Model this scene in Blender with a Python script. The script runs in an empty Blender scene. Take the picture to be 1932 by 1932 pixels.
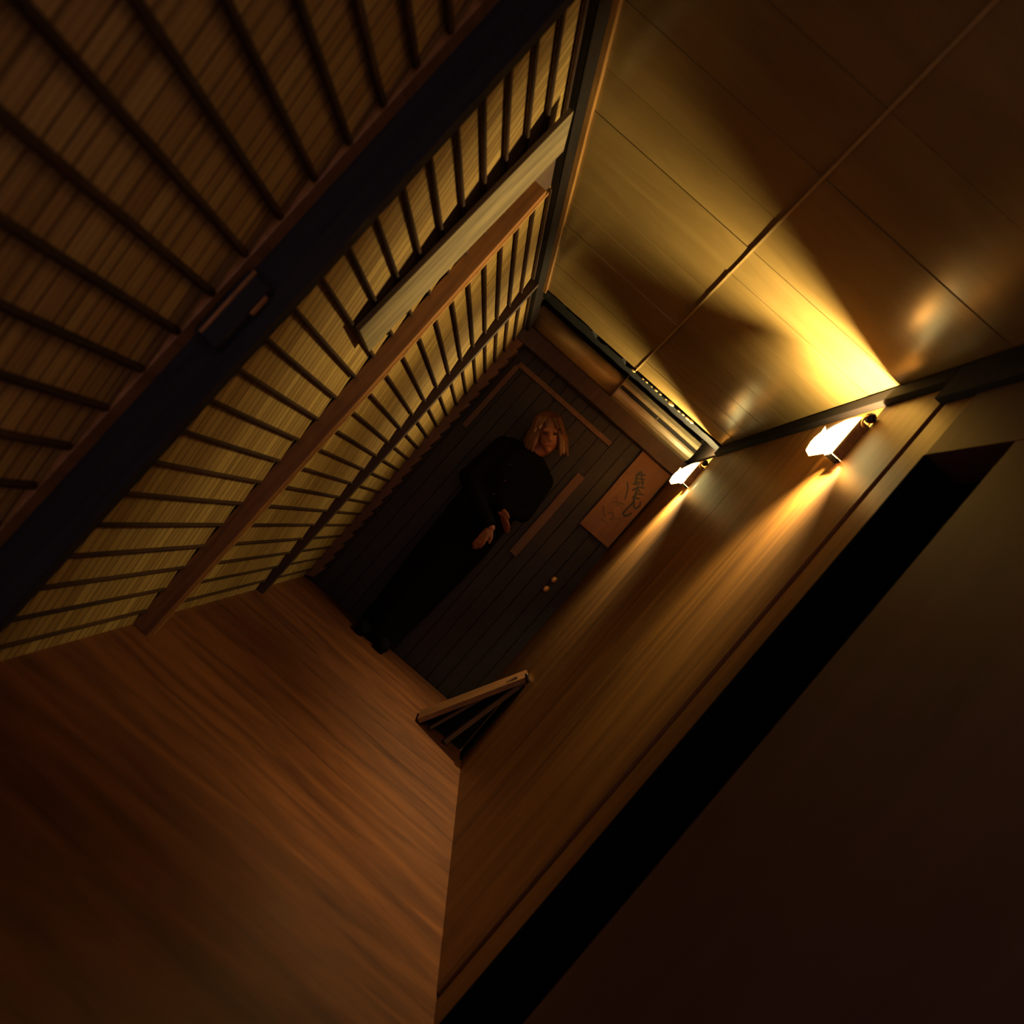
import bpy, bmesh, math, random
from mathutils import Vector, Matrix
random.seed(7)
scene = bpy.context.scene
C = scene.collection
PI = math.pi

# ------------------------------------------------------------------ camera
cam_d = bpy.data.cameras.new('camera')
cam = bpy.data.objects.new('camera', cam_d)
C.objects.link(cam)
cam_d.sensor_width = 36.0
cam_d.lens = 36.0 * 1311.0 / 1932.0
cam_d.clip_start = 0.02
cam.matrix_world = Matrix(((0.750982, -0.660143, -0.015411, 0.0),
                           (-0.036583, -0.018291, -0.999163, 0.0),
                           (0.659308, 0.750917, -0.037886, 0.94),
                           (0, 0, 0, 1)))
cam_d.dof.use_dof = True
cam_d.dof.focus_distance = 3.0
cam_d.dof.aperture_fstop = 2.6
scene.camera = cam

# ------------------------------------------------------------------ world / exposure
w = bpy.data.worlds.new('world')
scene.world = w
w.use_nodes = True
w.node_tree.nodes['Background'].inputs[0].default_value = (0.66, 0.40, 0.43, 1)
w.node_tree.nodes['Background'].inputs[1].default_value = 0.9
vs = scene.view_settings
vs.view_transform = 'Standard'
vs.look = 'None'
vs.gamma = 1.0
vs.use_curve_mapping = False
vs.exposure = 0.0
BULB_W = 128.0
BULB_COL = (1.0, 0.80, 0.36)

# ------------------------------------------------------------------ room numbers (metres)
WL, WR, HC = -0.613, 0.663, 2.05      # left wall, right wall, ceiling height
Y0, YE = -0.35, 4.25                   # open near end, far wall
ROW = 0.0868                          # lattice row pitch

# ------------------------------------------------------------------ material helpers
def mat(name):
    m = bpy.data.materials.new(name)
    m.use_nodes = True
    return m, m.node_tree, m.node_tree.nodes['Principled BSDF']

def N(nt, kind, **kw):
    n = nt.nodes.new(kind)
    for k, v in kw.items():
        setattr(n, k, v)
    return n

def plain(name, col, rough=0.6, spec=0.5, metal=0.0, coat=0.0):
    m, nt, b = mat(name)
    b.inputs['Base Color'].default_value = (*col, 1)
    b.inputs['Roughness'].default_value = rough
    b.inputs['Metallic'].default_value = metal
    b.inputs['Specular IOR Level'].default_value = spec
    b.inputs['Coat Weight'].default_value = coat
    tc = N(nt, 'ShaderNodeTexCoord')
    no = N(nt, 'ShaderNodeTexNoise')
    no.inputs['Scale'].default_value = 30
    no.inputs['Detail'].default_value = 4
    nt.links.new(tc.outputs['Object'], no.inputs['Vector'])
    hs = N(nt, 'ShaderNodeMix', data_type='RGBA')
    nt.links.new(no.outputs['Fac'], hs.inputs[0])
    hs.inputs[6].default_value = (*[c * 0.75 for c in col], 1)
    hs.inputs[7].default_value = (*[min(1, c * 1.25) for c in col], 1)
    nt.links.new(hs.outputs[2], b.inputs['Base Color'])
    return m

def wood(name, dark, light, scale=(1, 1, 1), rough=0.5, coat=0.0, spec=0.5, knots=0.0, bump=0.15, aniso=0.0, tangent=None, rand=True, contrast=(0.35, 0.7)):
    """stretched noise grain; `scale` is small along the grain"""
    m, nt, b = mat(name)
    tc = N(nt, 'ShaderNodeTexCoord')
    src = tc.outputs['Object']
    if rand:
        oi = N(nt, 'ShaderNodeObjectInfo')
        mul = N(nt, 'ShaderNodeMath', operation='MULTIPLY')
        mul.inputs[1].default_value = 37.0
        nt.links.new(oi.outputs['Random'], mul.inputs[0])
        add = N(nt, 'ShaderNodeVectorMath', operation='ADD')
        nt.links.new(tc.outputs['Object'], add.inputs[0])
        nt.links.new(mul.outputs[0], add.inputs[1])
        src = add.outputs[0]
    mp = N(nt, 'ShaderNodeMapping')
    mp.inputs['Scale'].default_value = scale
    nt.links.new(src, mp.inputs['Vector'])
    no = N(nt, 'ShaderNodeTexNoise')
    no.inputs['Scale'].default_value = 1.0
    no.inputs['Detail'].default_value = 7
    no.inputs['Roughness'].default_value = 0.62
    no.inputs['Distortion'].default_value = 0.6
    nt.links.new(mp.outputs[0], no.inputs['Vector'])
    cr = N(nt, 'ShaderNodeValToRGB')
    cr.color_ramp.elements[0].position = contrast[0]
    cr.color_ramp.elements[0].color = (*dark, 1)
    cr.color_ramp.elements[1].position = contrast[1]
    cr.color_ramp.elements[1].color = (*light, 1)
    nt.links.new(no.outputs['Fac'], cr.inputs[0])
    col = cr.outputs[0]
    if knots:
        mp2 = N(nt, 'ShaderNodeMapping')
        mp2.inputs['Scale'].default_value = tuple(max(s * 0.4, 1.2) for s in scale)
        nt.links.new(src, mp2.inputs['Vector'])
        vo = N(nt, 'ShaderNodeTexVoronoi')
        vo.inputs['Scale'].default_value = 1.0
        nt.links.new(mp2.outputs[0], vo.inputs['Vector'])
        k2 = N(nt, 'ShaderNodeValToRGB')
        k2.color_ramp.elements[0].position = 0.05
        k2.color_ramp.elements[0].color = (0, 0, 0, 1)
        k2.color_ramp.elements[1].position = 0.05 + knots
        k2.color_ramp.elements[1].color = (1, 1, 1, 1)
        nt.links.new(vo.outputs['Distance'], k2.inputs[0])
        mx = N(nt, 'ShaderNodeMix', data_type='RGBA')
        mx.inputs[6].default_value = (*[c * 0.15 for c in dark], 1)
        nt.links.new(k2.outputs[0], mx.inputs[0])
        nt.links.new(col, mx.inputs[7])
        col = mx.outputs[2]
    nt.links.new(col, b.inputs['Base Color'])
    b.inputs['Roughness'].default_value = rough
    b.inputs['Specular IOR Level'].default_value = spec
    b.inputs['Coat Weight'].default_value = coat
    b.inputs['Coat Roughness'].default_value = 0.15
    if aniso:
        b.inputs['Anisotropic'].default_value = aniso
        if tangent:
            cv = N(nt, 'ShaderNodeCombineXYZ')
            for i in range(3):
                cv.inputs[i].default_value = tangent[i]
            nt.links.new(cv.outputs[0], b.inputs['Tangent'])
    if bump:
        bp = N(nt, 'ShaderNodeBump')
        bp.inputs['Strength'].default_value = bump
        bp.inputs['Distance'].default_value = 0.004
        nt.links.new(no.outputs['Fac'], bp.inputs['Height'])
        nt.links.new(bp.outputs[0], b.inputs['Normal'])
    return m

def shingle_mat():
    """pale cedar strips: vertical hairline gaps at uneven spacing along local y, differing on every row"""
    m, nt, b = mat('cedar_shingle')
    tc = N(nt, 'ShaderNodeTexCoord')
    oi = N(nt, 'ShaderNodeObjectInfo')
    sp = N(nt, 'ShaderNodeSeparateXYZ')
    nt.links.new(tc.outputs['Object'], sp.inputs[0])
    off = N(nt, 'ShaderNodeMath', operation='MULTIPLY_ADD')
    nt.links.new(oi.outputs['Random'], off.inputs[0])
    off.inputs[1].default_value = 61.0
    nt.links.new(sp.outputs['Y'], off.inputs[2])
    def lines(scale, thick):
        vo = N(nt, 'ShaderNodeTexVoronoi', voronoi_dimensions='1D', feature='DISTANCE_TO_EDGE')
        vo.inputs['Scale'].default_value = scale
        nt.links.new(off.outputs[0], vo.inputs['W'])
        r = N(nt, 'ShaderNodeMapRange')
        r.inputs[1].default_value = 0.0
        r.inputs[2].default_value = thick
        nt.links.new(vo.outputs['Distance'], r.inputs[0])
        return r.outputs[0]
    l1 = lines(30.0, 0.14)
    l2 = lines(85.0, 0.22)
    vc = N(nt, 'ShaderNodeTexVoronoi', voronoi_dimensions='1D')
    vc.inputs['Scale'].default_value = 30.0
    nt.links.new(off.outputs[0], vc.inputs['W'])
    tone = N(nt, 'ShaderNodeMix', data_type='RGBA')
    nt.links.new(vc.outputs['Color'], tone.inputs[0])
    tone.inputs[6].default_value = (0.22, 0.125, 0.032, 1)
    tone.inputs[7].default_value = (0.40, 0.265, 0.078, 1)
    d1 = N(nt, 'ShaderNodeMix', data_type='RGBA')
    nt.links.new(l1, d1.inputs[0])
    d1.inputs[6].default_value = (0.085, 0.034, 0.008, 1)
    nt.links.new(tone.outputs[2], d1.inputs[7])
    f2 = N(nt, 'ShaderNodeMapRange')
    f2.inputs[3].default_value = 0.48
    f2.inputs[4].default_value = 1.0
    nt.links.new(l2, f2.inputs[0])
    d2 = N(nt, 'ShaderNodeMix', data_type='RGBA', blend_type='MULTIPLY')
    d2.inputs[0].default_value = 1.0
    nt.links.new(d1.outputs[2], d2.inputs[6])
    nt.links.new(f2.outputs[0], d2.inputs[7])
    nt.links.new(d2.outputs[2], b.inputs['Base Color'])
    b.inputs['Roughness'].default_value = 0.7
    b.inputs['Specular IOR Level'].default_value = 0.25
    bp = N(nt, 'ShaderNodeBump')
    bp.inputs['Strength'].default_value = 0.5
    bp.inputs['Distance'].default_value = 0.002
    nt.links.new(l1, bp.inputs['Height'])
    nt.links.new(bp.outputs[0], b.inputs['Normal'])
    return m

M = {}
M['shingle'] = shingle_mat()
M['rod'] = wood('dark_bamboo_rod', (0.018, 0.008, 0.004), (0.05, 0.021, 0.008), (30, 3, 30), 0.7, spec=0.2)
M['backing'] = plain('wall_backing', (0.06, 0.03, 0.015), 0.8)
M['post_black'] = wood('black_post_wood', (0.014, 0.014, 0.016), (0.028, 0.026, 0.028), (30, 30, 2), 0.85, spec=0.15)  # near-black tone stands in for the near post's unlit face
M['post_orange'] = wood('cedar_post', (0.13, 0.045, 0.009), (0.25, 0.10, 0.02), (40, 40, 3), 0.55, knots=0.03)
M['post_dark'] = wood('dark_cedar_post', (0.03, 0.013, 0.008), (0.06, 0.026, 0.012), (30, 30, 2), 0.6)
M['beam'] = wood('dark_beam', (0.005, 0.003, 0.002), (0.012, 0.006, 0.004), (30, 2, 30), 0.8, spec=0.15)
M['trim'] = wood('cedar_trim', (0.20, 0.09, 0.025), (0.36, 0.18, 0.05), (30, 3, 30), 0.4)
M['ceiling'] = wood('varnished_ceiling_board', (0.165, 0.103, 0.032), (0.215, 0.138, 0.045), (2.0, 8, 5), 0.25, coat=0.0, spec=0.5, bump=0.0)
M['wallwood'] = wood('veneer_wall', (0.095, 0.036, 0.006), (0.27, 0.115, 0.019), (14, 14, 1.0), 0.46, spec=0.5, bump=0.04, contrast=(0.3, 0.72))
M['nearwood'] = wood('dull_brown_door', (0.055, 0.026, 0.022), (0.085, 0.04, 0.032), (12, 12, 0.8), 0.6, bump=0.03)
M['floor'] = wood('worn_wood_floor', (0.045, 0.012, 0.0045), (0.16, 0.052, 0.015), (2.2, 16, 8), 0.42, spec=0.4, knots=0.04, bump=0.08, contrast=(0.28, 0.75))
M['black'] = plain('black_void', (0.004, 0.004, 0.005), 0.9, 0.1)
M['endplank'] = wood('black_plank', (0.007, 0.004, 0.003), (0.020, 0.010, 0.006), (40, 40, 2), 0.6)
M['endtrim'] = wood('end_trim', (0.10, 0.04, 0.015), (0.16, 0.07, 0.025), (30, 30, 3), 0.55)
M['header'] = wood('smooth_header', (0.30, 0.19, 0.07), (0.42, 0.28, 0.11), (2, 30, 30), 0.34, bump=0.02)
M['acplastic'] = plain('yellowed_plastic', (0.46, 0.36, 0.20), 0.35)
M['acslot'] = plain('dark_slot', (0.01, 0.008, 0.006), 0.7)
M['gap_black'] = plain('gap_edge_black', (0.004, 0.0035, 0.003), 0.8, 0.15)  # near-black strip stands in for the dark gap past the ceiling boards
M['glint'] = plain('glint_bead', (0.75, 0.5, 0.2), 0.15, 0.8)  # pale gold tone paints the glints along the ceiling edge
M['plank'] = wood('weathered_board', (0.085, 0.058, 0.024), (0.20, 0.145, 0.065), (40, 30, 2.5), 0.75)
M['plaque'] = wood('plaque_wood', (0.16, 0.058, 0.013), (0.24, 0.09, 0.024), (14, 14, 2), 0.55, bump=0.03)
M['ink'] = plain('ink', (0.012, 0.010, 0.012), 0.6)
M['inkfaint'] = plain('faint_ink', (0.09, 0.035, 0.018), 0.6)
M['brass'] = plain('brass', (0.75, 0.42, 0.14), 0.35, metal=0.8)
M['iron'] = plain('dark_iron', (0.03, 0.02, 0.014), 0.35, metal=0.6)
M['coat'] = plain('black_coat_cloth', (0.004, 0.004, 0.005), 0.95, 0.05)
M['skin'] = plain('skin', (0.24, 0.08, 0.035), 0.55)
M['hair'] = wood('light_brown_hair', (0.07, 0.024, 0.009), (0.16, 0.058, 0.02), (60, 60, 6), 0.5, bump=0.4)
M['eye'] = plain('eye', (0.02, 0.012, 0.01), 0.3)
M['lip'] = plain('lip', (0.40, 0.12, 0.08), 0.5)
M['stand'] = wood('stand_wood', (0.11, 0.04, 0.011), (0.18, 0.07, 0.02), (8, 30, 8), 0.55)
M['standdark'] = wood('stand_strut', (0.05, 0.02, 0.008), (0.09, 0.035, 0.012), (8, 30, 8), 0.6)

def glow_mat(name, col, strength, transp):
    m = bpy.data.materials.new(name)
    m.use_nodes = True
    nt = m.node_tree
    nt.nodes.clear()
    out = N(nt, 'ShaderNodeOutputMaterial')
    em = N(nt, 'ShaderNodeEmission')
    em.inputs[0].default_value = (*col, 1)
    em.inputs[1].default_value = strength
    tr = N(nt, 'ShaderNodeBsdfTransparent')
    mx = N(nt, 'ShaderNodeMixShader')
    mx.inputs[0].default_value = transp
    nt.links.new(em.outputs[0], mx.inputs[1])
    nt.links.new(tr.outputs[0], mx.inputs[2])
    nt.links.new(mx.outputs[0], out.inputs[0])
    return m
M['glow'] = glow_mat('lit_milk_glass', (1.0, 0.78, 0.28), 6.0, 0.0)
M['glowlow'] = glow_mat('lit_milk_diffuser', (1.0, 0.93, 0.75), 1.3, 0.35)
M['glowfront'] = glow_mat('lit_diffuser', (1.0, 0.93, 0.75), 1.3, 0.8)

# ------------------------------------------------------------------ mesh helpers
def link(name, me, m=None, parent=None, loc=None):
    o = bpy.data.objects.new(name, me)
    C.objects.link(o)
    if m is not None and me is not None and not me.materials:
        me.materials.append(m)
    if parent:
        o.parent = parent
    if loc is not None:
        o.location = loc
    return o

def bm_mesh(bm, name, smooth=False):
    bmesh.ops.recalc_face_normals(bm, faces=bm.faces[:])
    me = bpy.data.meshes.new(name)
    bm.to_mesh(me)
    bm.free()
    if smooth:
        for p in me.polygons:
            p.use_smooth = True
    return me

def add_box(bm, x0, x1, y0, y1, z0, z1, bev=0.0):
    v = [bm.verts.new((x, y, z)) for z in (z0, z1) for y in (y0, y1) for x in (x0, x1)]
    fs = [bm.faces.new([v[i] for i in f]) for f in ((0, 1, 3, 2), (4, 5, 7, 6), (0, 1, 5, 4), (2, 3, 7, 6), (0, 2, 6, 4), (1, 3, 7, 5))]
    if bev:
        es = list({e for f in fs for e in f.edges})
        bmesh.ops.bevel(bm, geom=es, offset=bev, segments=2, affect='EDGES', profile=0.6)
    return bm

def box(name, b, m, parent=None, loc=None, bev=0.0):
    bm = bmesh.new()
    add_box(bm, *b, bev=bev)
    return link(name, bm_mesh(bm, name), m, parent, loc)

def prism(name, prof, axis, a0, a1, m, parent=None, loc=None, smooth=False):
    """extrude a closed 2D profile along axis; profile gives the other two coordinates in xyz order"""
    bm = bmesh.new()
    def P(u, v, a):
        return {'x': (a, u, v), 'y': (u, a, v), 'z': (u, v, a)}[axis]
    r0 = [bm.verts.new(P(u, v, a0)) for u, v in prof]
    r1 = [bm.verts.new(P(u, v, a1)) for u, v in prof]
    n = len(prof)
    for i in range(n):
        f = bm.faces.new((r0[i], r0[(i + 1) % n], r1[(i + 1) % n], r1[i]))
        f.smooth = smooth
    bm.faces.new(r0)
    bm.faces.new(r1)
    bmesh.ops.recalc_face_normals(bm, faces=bm.faces[:])
    me = bpy.data.meshes.new(name)
    bm.to_mesh(me)
    bm.free()
    return link(name, me, m, parent, loc)

def add_capsule(bm, p0, p1, r0, r1, seg=12, flat=None):
    """tapered round-ended limb; flat=(axis vector, factor) squashes the section"""
    p0, p1 = Vector(p0), Vector(p1)
    d = (p1 - p0)
    L = d.length
    d = d / L if L > 1e-9 else Vector((0, 0, 1))
    a = d.orthogonal().normalized()
    if flat:
        fv = Vector(flat[0])
        fv = (fv - fv.dot(d) * d)
        if fv.length > 1e-6:
            a = fv.normalized()
    b = d.cross(a)
    fa = flat[1] if flat else 1.0
    rings = []
    for k in range(1, 5):
        t = -PI / 2 + (PI / 2) * k / 4
        rings.append((p0 + d * (r0 * math.sin(t)), r0 * math.cos(t)))
    for k in range(0, 4):
        t = (PI / 2) * k / 4
        rings.append((p1 + d * (r1 * math.sin(t)), r1 * math.cos(t)))
    vs_ = []
    for c, r in rings:
        vs_.append([bm.verts.new(c + a * (r * fa * math.cos(2 * PI * i / seg)) + b * (r * math.sin(2 * PI * i / seg))) for i in range(seg)])
    s = bm.verts.new(p0 - d * r0)
    e = bm.verts.new(p1 + d * r1)
    for q in range(len(vs_) - 1):
        for i in range(seg):
            bm.faces.new((vs_[q][i], vs_[q][(i + 1) % seg], vs_[q + 1][(i + 1) % seg], vs_[q + 1][i]))
    for i in range(seg):
        bm.faces.new((s, vs_[0][(i + 1) % seg], vs_[0][i]))
        bm.faces.new((e, vs_[-1][i], vs_[-1][(i + 1) % seg]))

def add_ellipsoid(bm, c, r, rot=None, seg=20, rings=14):
    res = bmesh.ops.create_uvsphere(bm, u_segments=seg, v_segments=rings, radius=1.0)
    mtx = Matrix.Translation(Vector(c)) @ (rot.to_4x4() if rot else Matrix.Identity(4)) @ Matrix.Diagonal((*r, 1.0))
    bmesh.ops.transform(bm, matrix=mtx, verts=res['verts'])

def remesh(bm, name, voxel, smooth_it=4):
    """fuse overlapping closed shapes into one continuous surface"""
    me = bpy.data.meshes.new(name + '_src')
    bmesh.ops.recalc_face_normals(bm, faces=bm.faces[:])
    bm.to_mesh(me)
    bm.free()
    o = bpy.data.objects.new(name + '_src', me)
    C.objects.link(o)
    md = o.modifiers.new('r', 'REMESH')
    md.mode = 'VOXEL'
    md.voxel_size = voxel
    sm = o.modifiers.new('s', 'SMOOTH')
    sm.factor = 0.5
    sm.iterations = smooth_it
    dg = bpy.context.evaluated_depsgraph_get()
    out = bpy.data.meshes.new_from_object(o.evaluated_get(dg))
    bpy.data.objects.remove(o)
    bpy.data.meshes.remove(me)
    out.name = name
    for p in out.polygons:
        p.use_smooth = True
    return out

def thing(name, label, cat, loc=(0, 0, 0), group=None):
    o = bpy.data.objects.new(name, None)
    o.empty_display_size = 0.05
    C.objects.link(o)
    o.location = loc
    tag(o, label, cat, group)
    return o

def tag(o, label, cat, group=None):
    o['label'] = label
    o['category'] = cat
    if group:
        o['group'] = group
    return o

def struct(o, label=None):
    o['kind'] = 'structure'
    if label:
        o['label'] = label
    return o

# ================================================================== SETTING
# ---- floor
floor = struct(box('floor', (WL - 0.06, WR + 0.5, Y0, 4.20, -0.06, 0.0), M['floor']), 'worn brown wooden floor with grain running across the passage')
pit = struct(box('floor', (WL - 0.06, WR + 0.06, 4.2005, 4.40, -0.10, -0.035), M['black']), 'black sunken threshold strip before the end door')
pit.name = 'floor_threshold'

# ---- left wall : lapped shingle courses, dark rods, posts
wall_left = struct(box('wall_left', (WL - 0.08, WL - 0.022, Y0, YE + 0.1, 0.0, 2.45), M['backing']), 'left wall of lapped pale cedar shingles with dark rods')
bays = ((Y0 + 0.02, 1.195, 1.185), (1.27, 2.165, 2.16), (2.39, 3.31, 3.30), (3.36, 4.245, 4.235))
def course_mesh(y0, y1):
    bm = bmesh.new()
    prof = [(-0.016, ROW + 0.012), (-0.009, ROW + 0.012), (0.004, 0.0), (-0.003, 0.0)]
    r0 = [bm.verts.new((x, y0, z)) for x, z in prof]
    r1 = [bm.verts.new((x, y1, z)) for x, z in prof]
    for i in range(4):
        bm.faces.new((r0[i], r0[(i + 1) % 4], r1[(i + 1) % 4], r1[i]))
    bm.faces.new(r0)
    bm.faces.new(r1)
    return bm_mesh(bm, 'shingle_course')
def rod_mesh(y0, y1, r):
    bm = bmesh.new()
    add_capsule(bm, (0, y0 + r, 0), (0, y1 - r, 0), r, r, seg=8)
    return bm_mesh(bm, 'rod', smooth=True)
for (b0, b1, rend) in bays:
    cm = course_mesh(b0, b1)
    rm = rod_mesh(b0 + 0.012, rend, 0.0078 if b1 < 1.3 else 0.0060)
    cm.materials.append(M['shingle'])
    rm.materials.append(M['rod'])
    for k in range(-1, 23):
        z = 0.060 + ROW * k
        if k >= 0 or True:
            link('shingle_course', cm, None, wall_left, (WL + random.uniform(-0.001, 0.001), 0, max(z, -0.0) if k >= 0 else -0.02))
        if 0 <= k <= 22:
            link('rod', rm, None, wall_left, (WL + 0.0065, random.uniform(-0.004, 0.004), z))
# stiles beside the posts
box('stile', (WL - 0.02, WL + 0.006, 1.197, 1.24, 0.0, 1.975), M['trim'], wall_left, bev=0.002)
box('post', (WL - 0.02, -0.520, 1.237, 1.272, 0.0, 1.975), M['post_black'], wall_left, bev=0.003)
box('stile', (WL - 0.02, WL + 0.002, 2.165, 2.39, 0.0, 1.975), M['backing'], wall_left)
box('post', (WL - 0.02, -0.553, 2.165, 2.200, 0.0, 1.855), M['post_orange'], wall_left, bev=0.002)
box('stile', (-0.566, -0.552, 2.2005, 2.215, 0.0, 1.87), M['trim'], wall_left)
box('post', (WL - 0.02, -0.576, 3.312, 3.352, 0.0, 1.975), M['post_dark'], wall_left, bev=0.002)
# notched corner batten against the end wall
prof = []
for k in range(0, 23):
    z = 0.03 + ROW * k
    prof += [(-0.568, z), (-0.548, z + ROW * 0.97)]
prof = [(WL - 0.02, 0.0)] + prof + [(WL - 0.02, prof[-1][1])]
prism('notched_batten', prof, 'y', 4.16, 4.235, M['endtrim'], wall_left)

# beam over the left wall, with its pale lower lip
struct(box('trim_1', (WL - 0.08, -0.578, Y0, YE, 1.974, 2.055), M['beam'], bev=0.003), 'dark beam along the top of the shingled wall')
struct(box('trim_2', (-0.5775, -0.560, Y0, 3.56, 2.036, 2.055), M['trim']), 'thin cedar strip between dark beam and ceiling')

# ---- ceiling : cupped, varnished boards laid across the passage
ceiling = struct(box('ceiling', (WL - 0.08, WR + 0.5, Y0, 3.55, 2.066, 2.10), M['backing']), 'ceiling of glossy varnished boards')
joints = [3.55, 3.36, 3.17, 2.97, 2.76, 2.56, 2.376, 2.17, 1.99, 1.80, 1.56, 1.30, 0.85, 0.40, -0.05, -0.35]
def board_mesh(x0, x1, wd, sag, tilt):
    bm = bmesh.new()
    n = 8
    lo0, lo1, hi0, hi1 = [], [], [], []
    for i in range(n + 1):
        t = i / n
        y = (t - 0.5) * wd
        z = -sag * (1 - (2 * t - 1) ** 2) + tilt * (t - 0.5)
        for lst, x, zz in ((lo0, x0, z), (lo1, x1, z), (hi0, x0, 0.012), (hi1, x1, 0.012)):
            lst.append(bm.verts.new((x, y, zz)))
    for i in range(n):
        f = bm.faces.new((lo0[i], lo0[i + 1], lo1[i + 1], lo1[i]))
        f.smooth = True
        bm.faces.new((hi0[i], hi1[i], hi1[i + 1], hi0[i + 1]))
        bm.faces.new((lo0[i], hi0[i], hi0[i + 1], lo0[i + 1]))
        bm.faces.new((lo1[i], lo1[i + 1], hi1[i + 1], hi1[i]))
    bm.faces.new((lo0[0], lo1[0], hi1[0], hi0[0]))
    bm.faces.new((lo0[n], hi0[n], hi1[n], lo1[n]))
    bmesh.ops.recalc_face_normals(bm, faces=bm.faces[:])
    for e in bm.edges:
        if any(not f.smooth for f in e.link_faces):
            e.smooth = False
    me = bpy.data.meshes.new('ceiling_board')
    bm.to_mesh(me)
    bm.free()
    return me
for i in range(len(joints) - 1):
    ya, yb = joints[i + 1], joints[i]
    for side, (xa, xb) in enumerate(((-0.605, 0.0535), (0.0565, WR + 0.02))):
        tilt = random.uniform(-0.0005, 0.0005)
        dz = random.uniform(-0.0012, 0.0012)
        if side == 0 and yb > 2.8 and ya < 2.8:
            dz = -0.006
        me = board_mesh(xa, xb, (yb - ya) - 0.0028, 0.0007, tilt)
        link('ceiling_board', me, M['ceiling'], ceiling, (0, (ya + yb) / 2, 2.053 + dz))
box('seam_strip', (0.0515, 0.0585, Y0, 3.55, 2.0460, 2.0500), M['header'], ceiling)

# ---- ragged dark edge where the ceiling stops, with pale beads added as its glints
bm = bmesh.new()
xs = [WL - 0.02 + 0.035 * i for i in range(38)]
top = []
yn = 3.56
pts_near, pts_far = [], []
for i, x in enumerate(xs):
    step = 0.0
    if i < 12:
        step = -0.035
    elif i < 14:
        step = 0.02
    elif i < 18:
        step = -0.015
    elif i < 19:
        step = 0.03
    pts_near.append((x, 3.575 + step + random.uniform(-0.008, 0.008)))
    pts_far.append((x, 3.69 + random.uniform(-0.01, 0.01)))
lo = [bm.verts.new((x, y, 2.046 + random.uniform(-0.002, 0.003))) for x, y in pts_near] + [bm.verts.new((x, y, 2.052)) for x, y in reversed(pts_far)]
hi = [bm.verts.new((v.co.x, v.co.y, 2.085)) for v in lo]
nn = len(lo)
bm.faces.new(lo)
bm.faces.new(hi)
for i in range(nn):
    bm.faces.new((lo[i], lo[(i + 1) % nn], hi[(i + 1) % nn], hi[i]))
edge = struct(link('trim_3', bm_mesh(bm, 'trim_3'), M['gap_black']), 'ragged black edge where the ceiling boards stop')
for (x, r) in ((0.045, 0.006), (0.11, 0.003), (0.135, 0.004), (0.17, 0.003), (0.20, 0.005), (0.23, 0.004), (0.27, 0.003), (0.305, 0.009), (0.36, 0.004), (0.39, 0.004), (0.42, 0.006), (0.445, 0.007)):
    bm = bmesh.new()
    add_ellipsoid(bm, (0, 0, 0), (r * 2.2, r, r), seg=10, rings=7)
    link('glint_bead', bm_mesh(bm, 'glint_bead', True), M['glint'], edge, (x, 3.566 + random.uniform(-0.004, 0.004), 2.043))

# ---- upper dark recess behind the ceiling edge
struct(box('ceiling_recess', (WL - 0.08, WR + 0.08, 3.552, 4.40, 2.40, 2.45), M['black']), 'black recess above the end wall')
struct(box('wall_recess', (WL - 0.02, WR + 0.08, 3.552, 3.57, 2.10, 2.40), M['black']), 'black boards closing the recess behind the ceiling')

# ---- right wall : veneer panels, far of the doorway
wall_right = struct(box('wall_right', (WR + 0.012, WR + 0.10, 1.72, YE + 0.1, 0.0, 2.45), M['backing']), 'right wall of varnished wood veneer panels')
for (a, b) in ((1.722, 2.83), (2.834, 4.06), (4.064, 4.25)):
    bm = bmesh.new()
    add_box(bm, 0, 0.0125, a - 1.7, b - 1.7, 0.0, 1.992, bev=0.0015)
    link('veneer_panel', bm_mesh(bm, 'veneer_panel'), M['wallwood'], wall_right, (WR, 1.7, 0.0))
struct(box('trim_4', (WR - 0.022, WR + 0.10, 1.72, 3.56, 1.994, 2.044), M['beam'], bev=0.003), 'dark cornice between veneer wall and ceiling')
struct(box('trim_5', (WR - 0.022, WR + 0.10, Y0, 1.7195, 1.93, 2.044), M['post_black'], bev=0.003), 'black cornice above the doorway')
# ---- doorway in the right wall near the camera
door = struct(thing('door_1', 'dark doorway with brown sliding door in the right wall', 'door'))
del door['category']
box('frame_jamb', (WR + 0.002, WR + 0.10, 1.586, 1.700, 0.0, 1.93), M['wallwood'], door, bev=0.003)
box('reveal_shade', (WR - 0.004, WR + 0.10, 1.580, 1.5855, 0.0, 1.735), M['black'], door)  # black sheet over the wood reveal, standing in for the doorway's shade
box('door_head', (WR - 0.004, WR + 0.10, Y0, 1.5815, 1.735, 1.9295), M['nearwood'], door, bev=0.002)
box('door_leaf', (WR - 0.004, WR + 0.06, Y0, 1.30, 0.0, 1.7345), M['nearwood'], door, bev=0.002)
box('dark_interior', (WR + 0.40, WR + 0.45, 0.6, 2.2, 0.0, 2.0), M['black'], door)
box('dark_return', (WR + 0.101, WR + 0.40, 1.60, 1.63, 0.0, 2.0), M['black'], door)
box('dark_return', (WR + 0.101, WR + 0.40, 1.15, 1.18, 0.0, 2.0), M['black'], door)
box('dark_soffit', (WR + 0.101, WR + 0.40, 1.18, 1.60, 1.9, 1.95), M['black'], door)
box('dark_sill', (WR + 0.03, WR + 0.40, 1.30, 1.5815, 0.0005, 0.02), M['black'], door)

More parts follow.
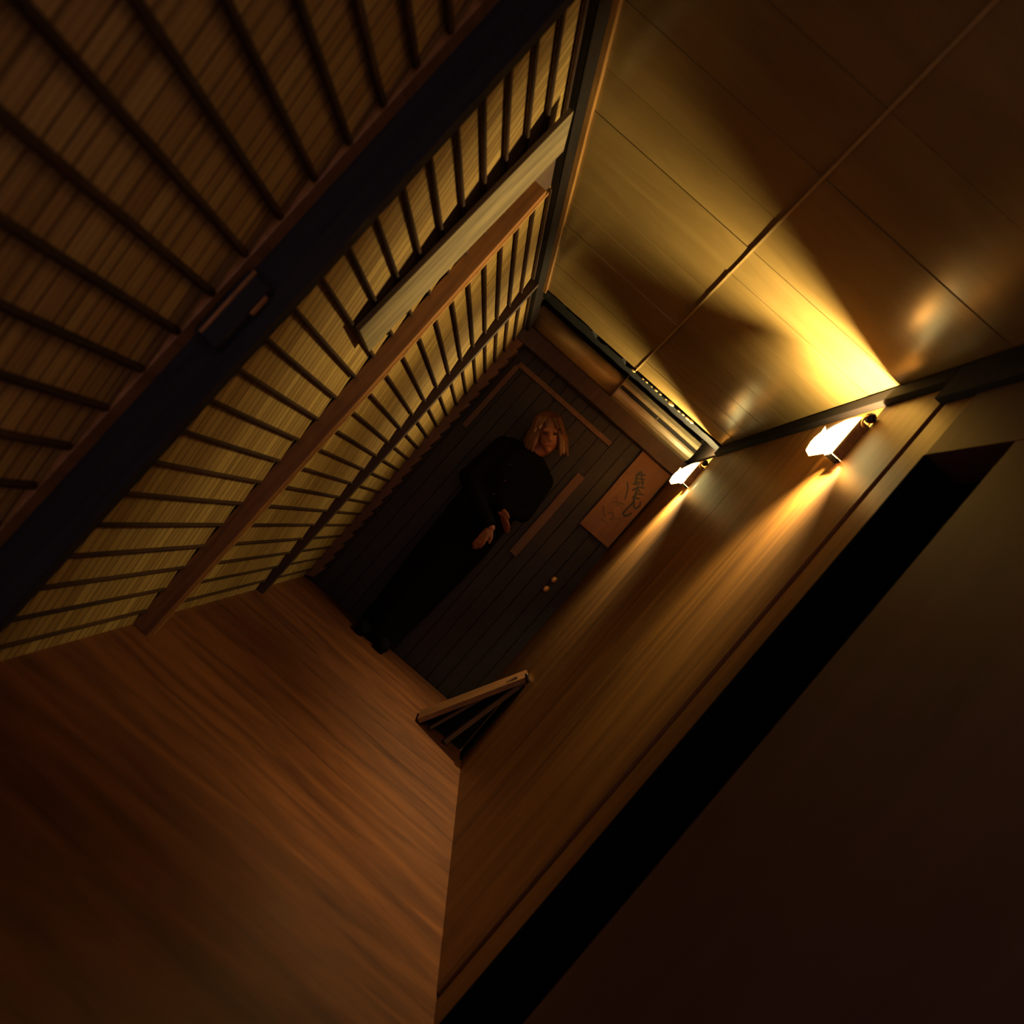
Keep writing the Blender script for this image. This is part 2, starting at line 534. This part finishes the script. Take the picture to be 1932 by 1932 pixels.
# ---- end wall of upright black planks
wall_end = struct(box('wall_back', (WL - 0.08, WR + 0.08, YE + 0.012, YE + 0.06, -0.05, 2.45), M['black']), 'end wall of upright black planks')
bm = bmesh.new()
add_box(bm, 0, 0.086, 0, 0.014, -0.04, 2.40, bev=0.002)
pm = bm_mesh(bm, 'end_plank')
pm.materials.append(M['endplank'])
for i in range(15):
    link('end_plank', pm, None, wall_end, (WL - 0.02 + 0.0885 * i, YE - 0.002 + random.uniform(-0.002, 0.002), 0))
struct(box('trim_6', (-0.50, 0.245, YE - 0.028, YE - 0.003, 1.795, 1.828), M['endtrim'], bev=0.002), 'thin brown rail across the end wall above the person')
struct(box('trim_7', (-0.515, -0.482, YE - 0.028, YE - 0.003, 1.30, 1.794), M['endtrim'], bev=0.002), 'thin brown upright at the left of the end wall')
struct(box('trim_8', (WL - 0.02, WR + 0.02, 4.14, 4.20, 1.905, 2.015), M['post_dark'], bev=0.006), 'brown lintel under the header roll')

# ================================================================== THINGS
# ---- wall lamps
D = [(u * 1.05, v) for u, v in [(-0.035, 0.080), (-0.046, 0.070), (-0.056, 0.056), (-0.065, 0.040), (-0.072, 0.022), (-0.080, 0.000), (-0.086, -0.022), (-0.090, -0.045), (-0.091, -0.066), (-0.086, -0.094), (-0.069, -0.101), (-0.035, -0.057)]]
def wall_lamp(y, z, by, label):
    t = thing('wall_lamp', label, 'lamp', (WR, y, z), 'wall lamps on the veneer wall')
    HW = 0.0160
    prism('side_glass', D, 'y', -HW - 0.004, -HW, M['glow'], t)
    cut = [(-0.037, -0.027), (-0.058, -0.027), (-0.093, 0.000)] + D[6:]
    prism('far_baffle', cut, 'y', HW, HW + 0.004, M['trim'], t)  # unseen baffle added and notched to keep bulb light off the end wall
    # curved front diffuser: strip following the D outline
    for nm, pts, gm in (('diffuser', D[4:9], 'glowfront'), ('lower_diffuser', D[8:11], 'glowlow')):
        bm = bmesh.new()
        a = [bm.verts.new((u, -HW + 0.0005, v)) for u, v in pts]
        b = [bm.verts.new((u, HW - 0.0005, v)) for u, v in pts]
        for i in range(len(pts) - 1):
            bm.faces.new((a[i], a[i + 1], b[i + 1], b[i])).smooth = True
        link(nm, bm_mesh(bm, nm, True), M[gm], t)
    box('back_plate', (-0.008, 0.0, -0.009, 0.009, -0.055, 0.078), M['trim'], t, bev=0.001)
    box('mount_side', (-0.036, 0.0, -HW - 0.002, -HW + 0.002, -0.061, 0.072), M['trim'], t)
    box('mount_side', (-0.036, 0.0, HW - 0.002, HW + 0.002, -0.061, -0.035), M['trim'], t)
    box('light_stop', (-0.039, 0.0, -HW + 0.0005, HW - 0.0005, -0.068, -0.062), M['post_black'], t)  # plate added to block bulb light from the wall just below
    bm = bmesh.new()
    add_ellipsoid(bm, (-0.016, -0.020, 0.093), (0.016, 0.016, 0.018), seg=16, rings=10)
    link('bracket_ball', bm_mesh(bm, 'bracket_ball', True), M['iron'], t)
    bm = bmesh.new()
    arc = [(-0.018 - 0.014 * math.sin(q), -0.027, 0.075 + 0.020 * math.cos(q)) for q in [i * PI / 7 for i in range(8)]]
    for i in range(7):
        add_capsule(bm, arc[i], arc[i + 1], 0.003, 0.003, seg=6)
    link('hook', bm_mesh(bm, 'hook', True), M['brass'], t)
    ld = bpy.data.lights.new('bulb', 'POINT')
    ld.energy = BULB_W
    ld.color = BULB_COL
    ld.shadow_soft_size = 0.0095
    lo_ = bpy.data.objects.new('bulb', ld)
    C.objects.link(lo_)
    lo_.parent = t
    lo_.location = (-0.052, by, -0.040)
    return t
wall_lamp(2.035, 1.835, -0.006, 'larger near wall lamp glowing white on the veneer wall, beside the doorway frame')
wall_lamp(3.62, 1.845, 0.0055, 'smaller far wall lamp glowing beside the calligraphy plaque and air conditioner')

# ---- weathered board hung on the left wall
bd = tag(box('hanging_board', (-0.008, 0.008, -0.095, 0.095, -0.42, 0.42), M['plank'], None, (-0.580, 1.93, 1.515), bev=0.002), 'long pale weathered board hung upright on the shingled wall', 'board')
bd.rotation_euler = (math.radians(-3.2), math.radians(1.2), 0.0)

# ---- small box on the near post
t = thing('post_box', 'small narrow dark box fixed on the near black post', 'box', (-0.575, 1.236, 0.86))
box('body', (-0.022, 0.026, -0.035, 0.0, 0.0, 0.14), M['post_black'], t, bev=0.003)
box('lit_edge', (-0.012, -0.006, -0.039, -0.035, 0.005, 0.145), M['trim'], t)  # pale strips stand in for light catching the box edges
box('lit_edge', (0.027, 0.033, -0.030, -0.022, 0.085, 0.125), M['trim'], t)

# ---- rounded header roll and air conditioner under the recess
hr = []
for i in range(14):
    a = PI * 0.5 + PI * i / 13
    hr.append((4.14 + 0.10 * math.cos(a), 2.085 + 0.068 * math.sin(a)))
hr = hr + [(4.19, 2.017), (4.19, 2.153)]
h = prism('header_roll', hr, 'x', WL + 0.01, 0.052, M['header'], smooth=True)
tag(h, 'smooth rounded header roll left of the air conditioner', 'header')
t = thing('air_conditioner', 'yellowed air conditioner with a long dark slot above the end wall', 'air conditioner', (0.055, 4.14, 2.0))
W_AC = 0.585
up_prof = [(0.05, 0.155), (-0.045, 0.153), (-0.085, 0.135), (-0.104, 0.105), (-0.104, 0.094), (-0.097, 0.0865), (0.05, 0.085)]
lo_prof = [(0.05, 0.055), (-0.09, 0.055), (-0.104, 0.059), (-0.108, 0.045), (-0.100, 0.022), (-0.07, 0.010), (0.05, 0.006)]
prism('upper_shell', up_prof, 'x', 0, W_AC, M['acplastic'], t)
prism('lower_shell', lo_prof, 'x', 0, W_AC, M['acplastic'], t)
box('slot_back', (0.001, W_AC, -0.0945, 0.049, 0.0635, 0.0845), M['acslot'], t)
box('side_panel', (-0.004, 0.0, -0.112, 0.05, 0.004, 0.158), M['acplastic'], t, bev=0.001)
box('slot_divider', (0.285, 0.290, -0.099, -0.095, 0.064, 0.084), M['acplastic'], t)

# ---- calligraphy plaque on the end wall
t = thing('calligraphy_plaque', 'brown wooden plaque with black brush calligraphy beside the far lamp', 'plaque', (0.537, 4.215, 1.615))
box('plaque_board', (-0.117, 0.113, 0.0, 0.024, -0.296, 0.296), M['plaque'], t, bev=0.003)
box('shadow_edge', (0.1135, 0.122, 0.004, 0.024, -0.27, 0.29), M['post_black'], t)
STROKES = [(0.0167, [(-0.042, 0.189), (-0.047, 0.158), (-0.021, 0.118)]), (0.0117, [(-0.037, 0.167), (-0.009, 0.192)]), (0.0107, [(-0.036, 0.141), (0.007, 0.169)]), (0.0107, [(-0.028, 0.121), (0.017, 0.152)]), (0.0133, [(-0.04, 0.191), (0.019, 0.135)]), (0.0133, [(-0.027, 0.104), (0.0, 0.125)]), (0.0117, [(-0.007, 0.072), (0.007, 0.107), (0.037, 0.129)]), (0.015, [(0.007, 0.107), (0.027, 0.058), (0.046, 0.02)]), (0.0093, [(0.023, 0.098), (0.042, 0.09)]), (0.01, [(0.031, 0.074), (0.063, 0.094)]), (0.0133, [(0.024, 0.041), (0.057, 0.059)]), (0.012, [(0.047, 0.025), (0.045, 0.001), (0.042, -0.046), (0.044, -0.075), (0.061, -0.078), (0.074, -0.063), (0.08, -0.039)]), (0.0107, [(0.051, 0.02), (0.064, 0.0), (0.083, -0.001), (0.09, 0.027), (0.079, 0.049)]), (0.0093, [(-0.062, 0.086), (-0.034, 0.061), (-0.015, 0.024), (-0.004, -0.002)]),
           (0.01, [(-0.048, -0.067), (-0.032, -0.044), (0.012, -0.028)]), (0.0067, [(-0.059, -0.023), (-0.014, -0.064)]), (0.0073, [(-0.015, -0.047), (0.013, -0.054)]), (0.01, [(-0.075, -0.118), (-0.061, -0.141), (-0.029, -0.162)]), (0.0073, [(-0.028, -0.13), (-0.004, -0.117), (0.016, -0.15)]), (0.0067, [(0.003, -0.156), (0.052, -0.109)]), (0.006, [(-0.032, -0.187), (0.008, -0.183)]), (0.006, [(-0.026, -0.102), (0.022, -0.126)])]
def stroke_part(name, wd, pts, m, lay):
    bm = bmesh.new()
    y = -0.0006 - 0.00006 * lay
    for i in range(len(pts) - 1):
        a, b = Vector((pts[i][0], y, pts[i][1])), Vector((pts[i + 1][0], y, pts[i + 1][1]))
        taper = 0.85 if i == len(pts) - 2 else 1.0
        add_capsule(bm, a, b, wd * 0.5, wd * 0.5 * taper, seg=10, flat=((0, 1, 0), 0.06))
    return link(name, bm_mesh(bm, name), m, t)
for q, (wd, pts) in enumerate(STROKES):
    stroke_part('brush_stroke' if q < 14 else 'signature_stroke', wd, pts, M['ink'] if q < 14 else M['inkfaint'], q)

# ---- door pull strip and the two round knobs on the end wall
tag(box('pull_board', (-0.028, 0.028, 0.0, 0.022, -0.32, 0.32), M['endtrim'], None, (0.236, YE - 0.026, 1.23), bev=0.003), 'upright brown pull board on the end wall right of the person', 'board')
def knob(z, r, label):
    bm = bmesh.new()
    add_ellipsoid(bm, (0, -0.022, 0), (r, 0.010, r), seg=16, rings=10)
    add_capsule(bm, (0, -0.020, 0), (0, -0.002, 0), r * 0.5, r * 0.6, seg=10)
    o = link('door_knob', bm_mesh(bm, 'door_knob', True), M['brass'], None, (0.53, YE - 0.004, z))
    tag(o, label, 'knob', 'round knobs on the end wall')
knob(0.961, 0.020, 'upper of two small round brass knobs on the end wall')
knob(0.887, 0.021, 'lower of two small round brass knobs on the end wall')

# ---- folded stand leaning against the right wall
t = thing('folding_stand', 'folded wooden stand leaning against the right wall by the far floor', 'stand', (WR, 3.55, 0.0))
def lean(name, x0, z0, x1, z1, y0, y1, th, m):
    d = Vector((x1 - x0, z1 - z0)).normalized()
    n = Vector((-d.y, d.x)) * th * 0.5
    pr = [(x0 + n.x, z0 + n.y), (x1 + n.x, z1 + n.y), (x1 - n.x, z1 - n.y), (x0 - n.x, z0 - n.y)]
    return prism(name, pr, 'y', y0, y1, m, t)
lean('front_leaf', -0.285, 0.012, -0.014, 0.515, -0.165, -0.010, 0.024, M['stand'])
prism('shade_panel', [(-0.27, 0.002), (-0.018, 0.48), (-0.014, 0.002)], 'y', -0.030, -0.020, M['black'], t)  # black panel added to stand in for the shade inside the stand
lean('strut', -0.215, 0.012, -0.052, 0.475, -0.13, -0.100, 0.014, M['standdark'])
lean('strut', -0.118, 0.012, -0.014, 0.49, -0.15, -0.115, 0.022, M['standdark'])
bm = bmesh.new()
add_capsule(bm, (-0.035, -0.168, 0.52), (-0.012, -0.168, 0.50), 0.009, 0.009, seg=8)
link('hinge', bm_mesh(bm, 'hinge', True), M['iron'], t)
box('back_leaf', (-0.0125, -0.002, -0.160, -0.032, 0.004, 0.47), M['black'], t)

# ---- the person before the end wall
PX, PY = -0.085, 4.06
BACK = 0.035
t = thing('person', 'person in a long black coat, light bushy hair, head tilted, before the end wall', 'person', (PX, PY, 0.0))
def L(x, y, z):
    return (x - PX, y - PY + BACK, z)
body = bmesh.new()
# torso, neck, legs
add_capsule(body, L(-0.075, 4.07, 0.98), L(-0.075, 4.07, 1.02), 0.145, 0.14, flat=((0, 1, 0), 0.7))
add_capsule(body, L(-0.075, 4.07, 1.02), L(-0.080, 4.07, 1.30), 0.13, 0.15, flat=((0, 1, 0), 0.68))
add_capsule(body, L(-0.215, 4.07, 1.365), L(0.065, 4.07, 1.365), 0.058, 0.058)
add_capsule(body, L(-0.078, 4.07, 1.38), L(-0.085, 4.04, 1.50), 0.055, 0.048)
for s in (-1, 1):
    add_capsule(body, L(-0.075 + 0.075 * s, 4.07, 0.94), L(-0.07 + 0.065 * s, 4.06, 0.50), 0.085, 0.055)
    add_capsule(body, L(-0.07 + 0.065 * s, 4.06, 0.50), L(-0.065 + 0.06 * s, 4.085, 0.07), 0.054, 0.036)
    add_capsule(body, L(-0.065 + 0.06 * s, 4.095, 0.035), L(-0.065 + 0.075 * s, 3.93, 0.030), 0.036, 0.030)
# arms
def arm(sh, el, wr):
    add_capsule(body, sh, el, 0.048, 0.038)
    add_capsule(body, el, wr, 0.038, 0.024)
EL_L, WR_L = L(0.115, 4.02, 1.13), L(-0.005, 3.905, 1.068)
EL_R, WR_R = L(-0.265, 4.02, 1.08), L(0.030, 3.885, 0.945)
arm(L(0.075, 4.07, 1.355), EL_L, WR_L)
arm(L(-0.225, 4.07, 1.355), EL_R, WR_R)
def hand(wr, dirv, side, palm_n):
    """palm and five fingers of unequal length, curled a little towards palm_n"""
    w0 = Vector(wr)
    d = Vector(dirv).normalized()
    s = Vector(side)
    s = (s - s.dot(d) * d).normalized()
    n = Vector(palm_n).normalized()
    add_capsule(body, w0, w0 + d * 0.030, 0.022, 0.026, flat=(n, 0.75))
    pc = w0 + d * 0.055
    for k in (-1.2, -0.4, 0.4, 1.2):
        add_capsule(body, w0 + d * 0.02 + s * (0.010 * k), pc + d * 0.025 + s * (0.0155 * k), 0.014, 0.012)
    for k, ln in zip((-1.5, -0.5, 0.5, 1.5), (0.026, 0.031, 0.029, 0.021)):
        b0 = pc + d * 0.026 + s * (0.0145 * k)
        b1 = b0 + d * ln + s * (0.002 * k) + n * 0.004
        b2 = b1 + d * ln * 0.75 + n * 0.012
        b3 = b2 + d * ln * 0.5 + n * 0.013
        add_capsule(body, b0, b1, 0.0088, 0.0082, seg=8)
        add_capsule(body, b1, b2, 0.0082, 0.0076, seg=8)
        add_capsule(body, b2, b3, 0.0076, 0.0066, seg=8)
    t0 = w0 + d * 0.022 + s * 0.020
    t1 = t0 + d * 0.026 + s * 0.022 + n * 0.006
    t2 = t1 + d * 0.026 + s * 0.007 + n * 0.008
    add_capsule(body, t0, t1, 0.0115, 0.0098, seg=8)
    add_capsule(body, t1, t2, 0.0098, 0.0078, seg=8)
hand(WR_L, (0.11, -0.01, -0.068), (0.06, -0.2, 0.10), (0.0, 1.0, 0.0))
hand(WR_R, (0.006, -0.008, -0.12), (0.20, -0.1, 0.0), (0.0, 1.0, 0.0))
# head, tilted to the person's right, in its own frame
HCN = Vector(L(-0.092, 4.0, 1.575))
HR = Matrix.Rotation(math.radians(-36), 3, 'Y') @ Matrix.Rotation(math.radians(14), 3, 'X')
def H(x, y, z):
    return HCN + HR @ Vector((x, y, z))
add_ellipsoid(body, H(0.012, 0.010, 0.015), (0.074, 0.092, 0.092), HR)
add_ellipsoid(body, H(0.016, -0.022, -0.040), (0.055, 0.062, 0.066), HR)
add_capsule(body, H(0.016, -0.060, -0.092), H(0.016, -0.050, -0.085), 0.020, 0.024)
add_capsule(body, H(0.016, -0.082, 0.012), H(0.016, -0.100, -0.026), 0.009, 0.013)
add_capsule(body, H(-0.018, -0.072, 0.020), H(0.050, -0.072, 0.020), 0.012, 0.012)
for s in (-1, 1):
    add_ellipsoid(body, H(0.014 + 0.074 * s, 0.012, -0.008), (0.010, 0.018, 0.030), HR, seg=12, rings=8)
add_capsule(body, H(0.004, 0.01, -0.08), L(-0.082, 4.05, 1.42), 0.050, 0.052)
link('body', remesh(body, 'body', 0.0042, 3), M['skin'], t)
# eyes, lips
for s in (-1, 1):
    bm = bmesh.new()
    add_ellipsoid(bm, H(0.016 + 0.030 * s, -0.077, 0.004), (0.013, 0.008, 0.007), HR, seg=12, rings=8)
    link('eye', bm_mesh(bm, 'eye', True), M['eye'], t)
bm = bmesh.new()
add_capsule(bm, H(-0.004, -0.079, -0.057), H(0.036, -0.079, -0.057), 0.006, 0.006, seg=8)
link('lips', bm_mesh(bm, 'lips', True), M['lip'], t)
# hair: skull cap plus fanned locks hanging along the tilted head
hair = bmesh.new()
add_ellipsoid(hair, H(0.006, 0.030, 0.030), (0.096, 0.090, 0.098), HR)
rh = random.Random(3)
for i in range(26):
    a = math.radians(-62 + 304 * i / 25)          # round the back from one temple to the other
    cx, cy = math.cos(a), math.sin(a)
    if cy < -0.55 and abs(cx) < 0.55:
        continue
    root = H(0.008 + 0.070 * cx, 0.022 + 0.070 * cy, 0.050)
    mid = H(0.008 + 0.108 * cx, 0.020 + 0.092 * cy, -0.030)
    ln = -0.100 + rh.uniform(-0.022, 0.022)
    tip = H(0.006 + 0.128 * cx + rh.uniform(-0.008, 0.008), 0.015 + 0.098 * cy, ln)
    add_capsule(hair, root, mid, 0.020, 0.019, seg=8)
    add_capsule(hair, mid, tip, 0.019, 0.010, seg=8)
for x0, x1, z1 in ((-0.05, -0.078, 0.000), (-0.02, -0.050, 0.022), (0.010, -0.008, 0.034), (0.040, 0.055, 0.030), (0.062, 0.088, 0.000)):
    add_capsule(hair, H(x0, -0.040, 0.085), H(x1, -0.086, z1 + 0.012), 0.018, 0.010, seg=8)
link('hair', remesh(hair, 'hair', 0.005, 2), M['hair'], t)
# long black coat with sleeves
coat = bmesh.new()
secs = [(1.475, 0.062, 0.064, -0.082), (1.45, 0.085, 0.075, -0.080), (1.428, 0.150, 0.088, -0.079), (1.39, 0.190, 0.098, -0.078), (1.28, 0.185, 0.115, -0.075), (1.15, 0.175, 0.118, -0.072), (1.00, 0.180, 0.122, -0.070), (0.80, 0.178, 0.125, -0.068), (0.60, 0.170, 0.125, -0.066), (0.40, 0.155, 0.122, -0.063), (0.20, 0.140, 0.120, -0.060), (0.045, 0.132, 0.122, -0.060)]
prev = None
SG = 28
for (z, rx, ry, cx) in secs:
    ring = []
    for i in range(SG):
        a = 2 * PI * i / SG
        fold = 1.0 + (0.05 * math.sin(a * 7 + z * 2) if z < 1.0 else 0.0)
        ring.append(coat.verts.new(L(cx + rx * fold * math.cos(a), 4.072 + ry * fold * math.sin(a), z)))
    if prev:
        for i in range(SG):
            coat.faces.new((prev[i], prev[(i + 1) % SG], ring[(i + 1) % SG], ring[i]))
    else:
        coat.faces.new(ring)
    prev = ring
coat.faces.new(prev)
for sh, el, wr in ((L(0.075, 4.07, 1.345), EL_L, WR_L), (L(-0.225, 4.07, 1.345), EL_R, WR_R)):
    add_capsule(coat, sh, el, 0.074, 0.056)
    e, w_ = Vector(el), Vector(wr)
    add_capsule(coat, e, e.lerp(w_, 0.90), 0.056, 0.043)
# collar
add_capsule(coat, L(-0.13, 4.03, 1.40), L(-0.085, 3.985, 1.33), 0.022, 0.016)
add_capsule(coat, L(-0.035, 4.03, 1.40), L(-0.078, 3.985, 1.33), 0.022, 0.016)
link('coat', remesh(coat, 'coat', 0.008, 3), M['coat'], t)
for s in (-1, 1):
    bm = bmesh.new()
    add_capsule(bm, L(-0.065 + 0.06 * s, 4.10, 0.042), L(-0.065 + 0.078 * s, 3.92, 0.038), 0.044, 0.038)
    link('shoe', bm_mesh(bm, 'shoe', True), M['coat'], t)
for (x, z) in ((-0.128, 1.290), (-0.088, 1.200), (-0.086, 1.10)):
    bm = bmesh.new()
    add_ellipsoid(bm, (0, 0, 0), (0.005, 0.003, 0.005), seg=10, rings=6)
    link('button', bm_mesh(bm, 'button', True), M['endtrim'], t, L(x, 3.950, z))
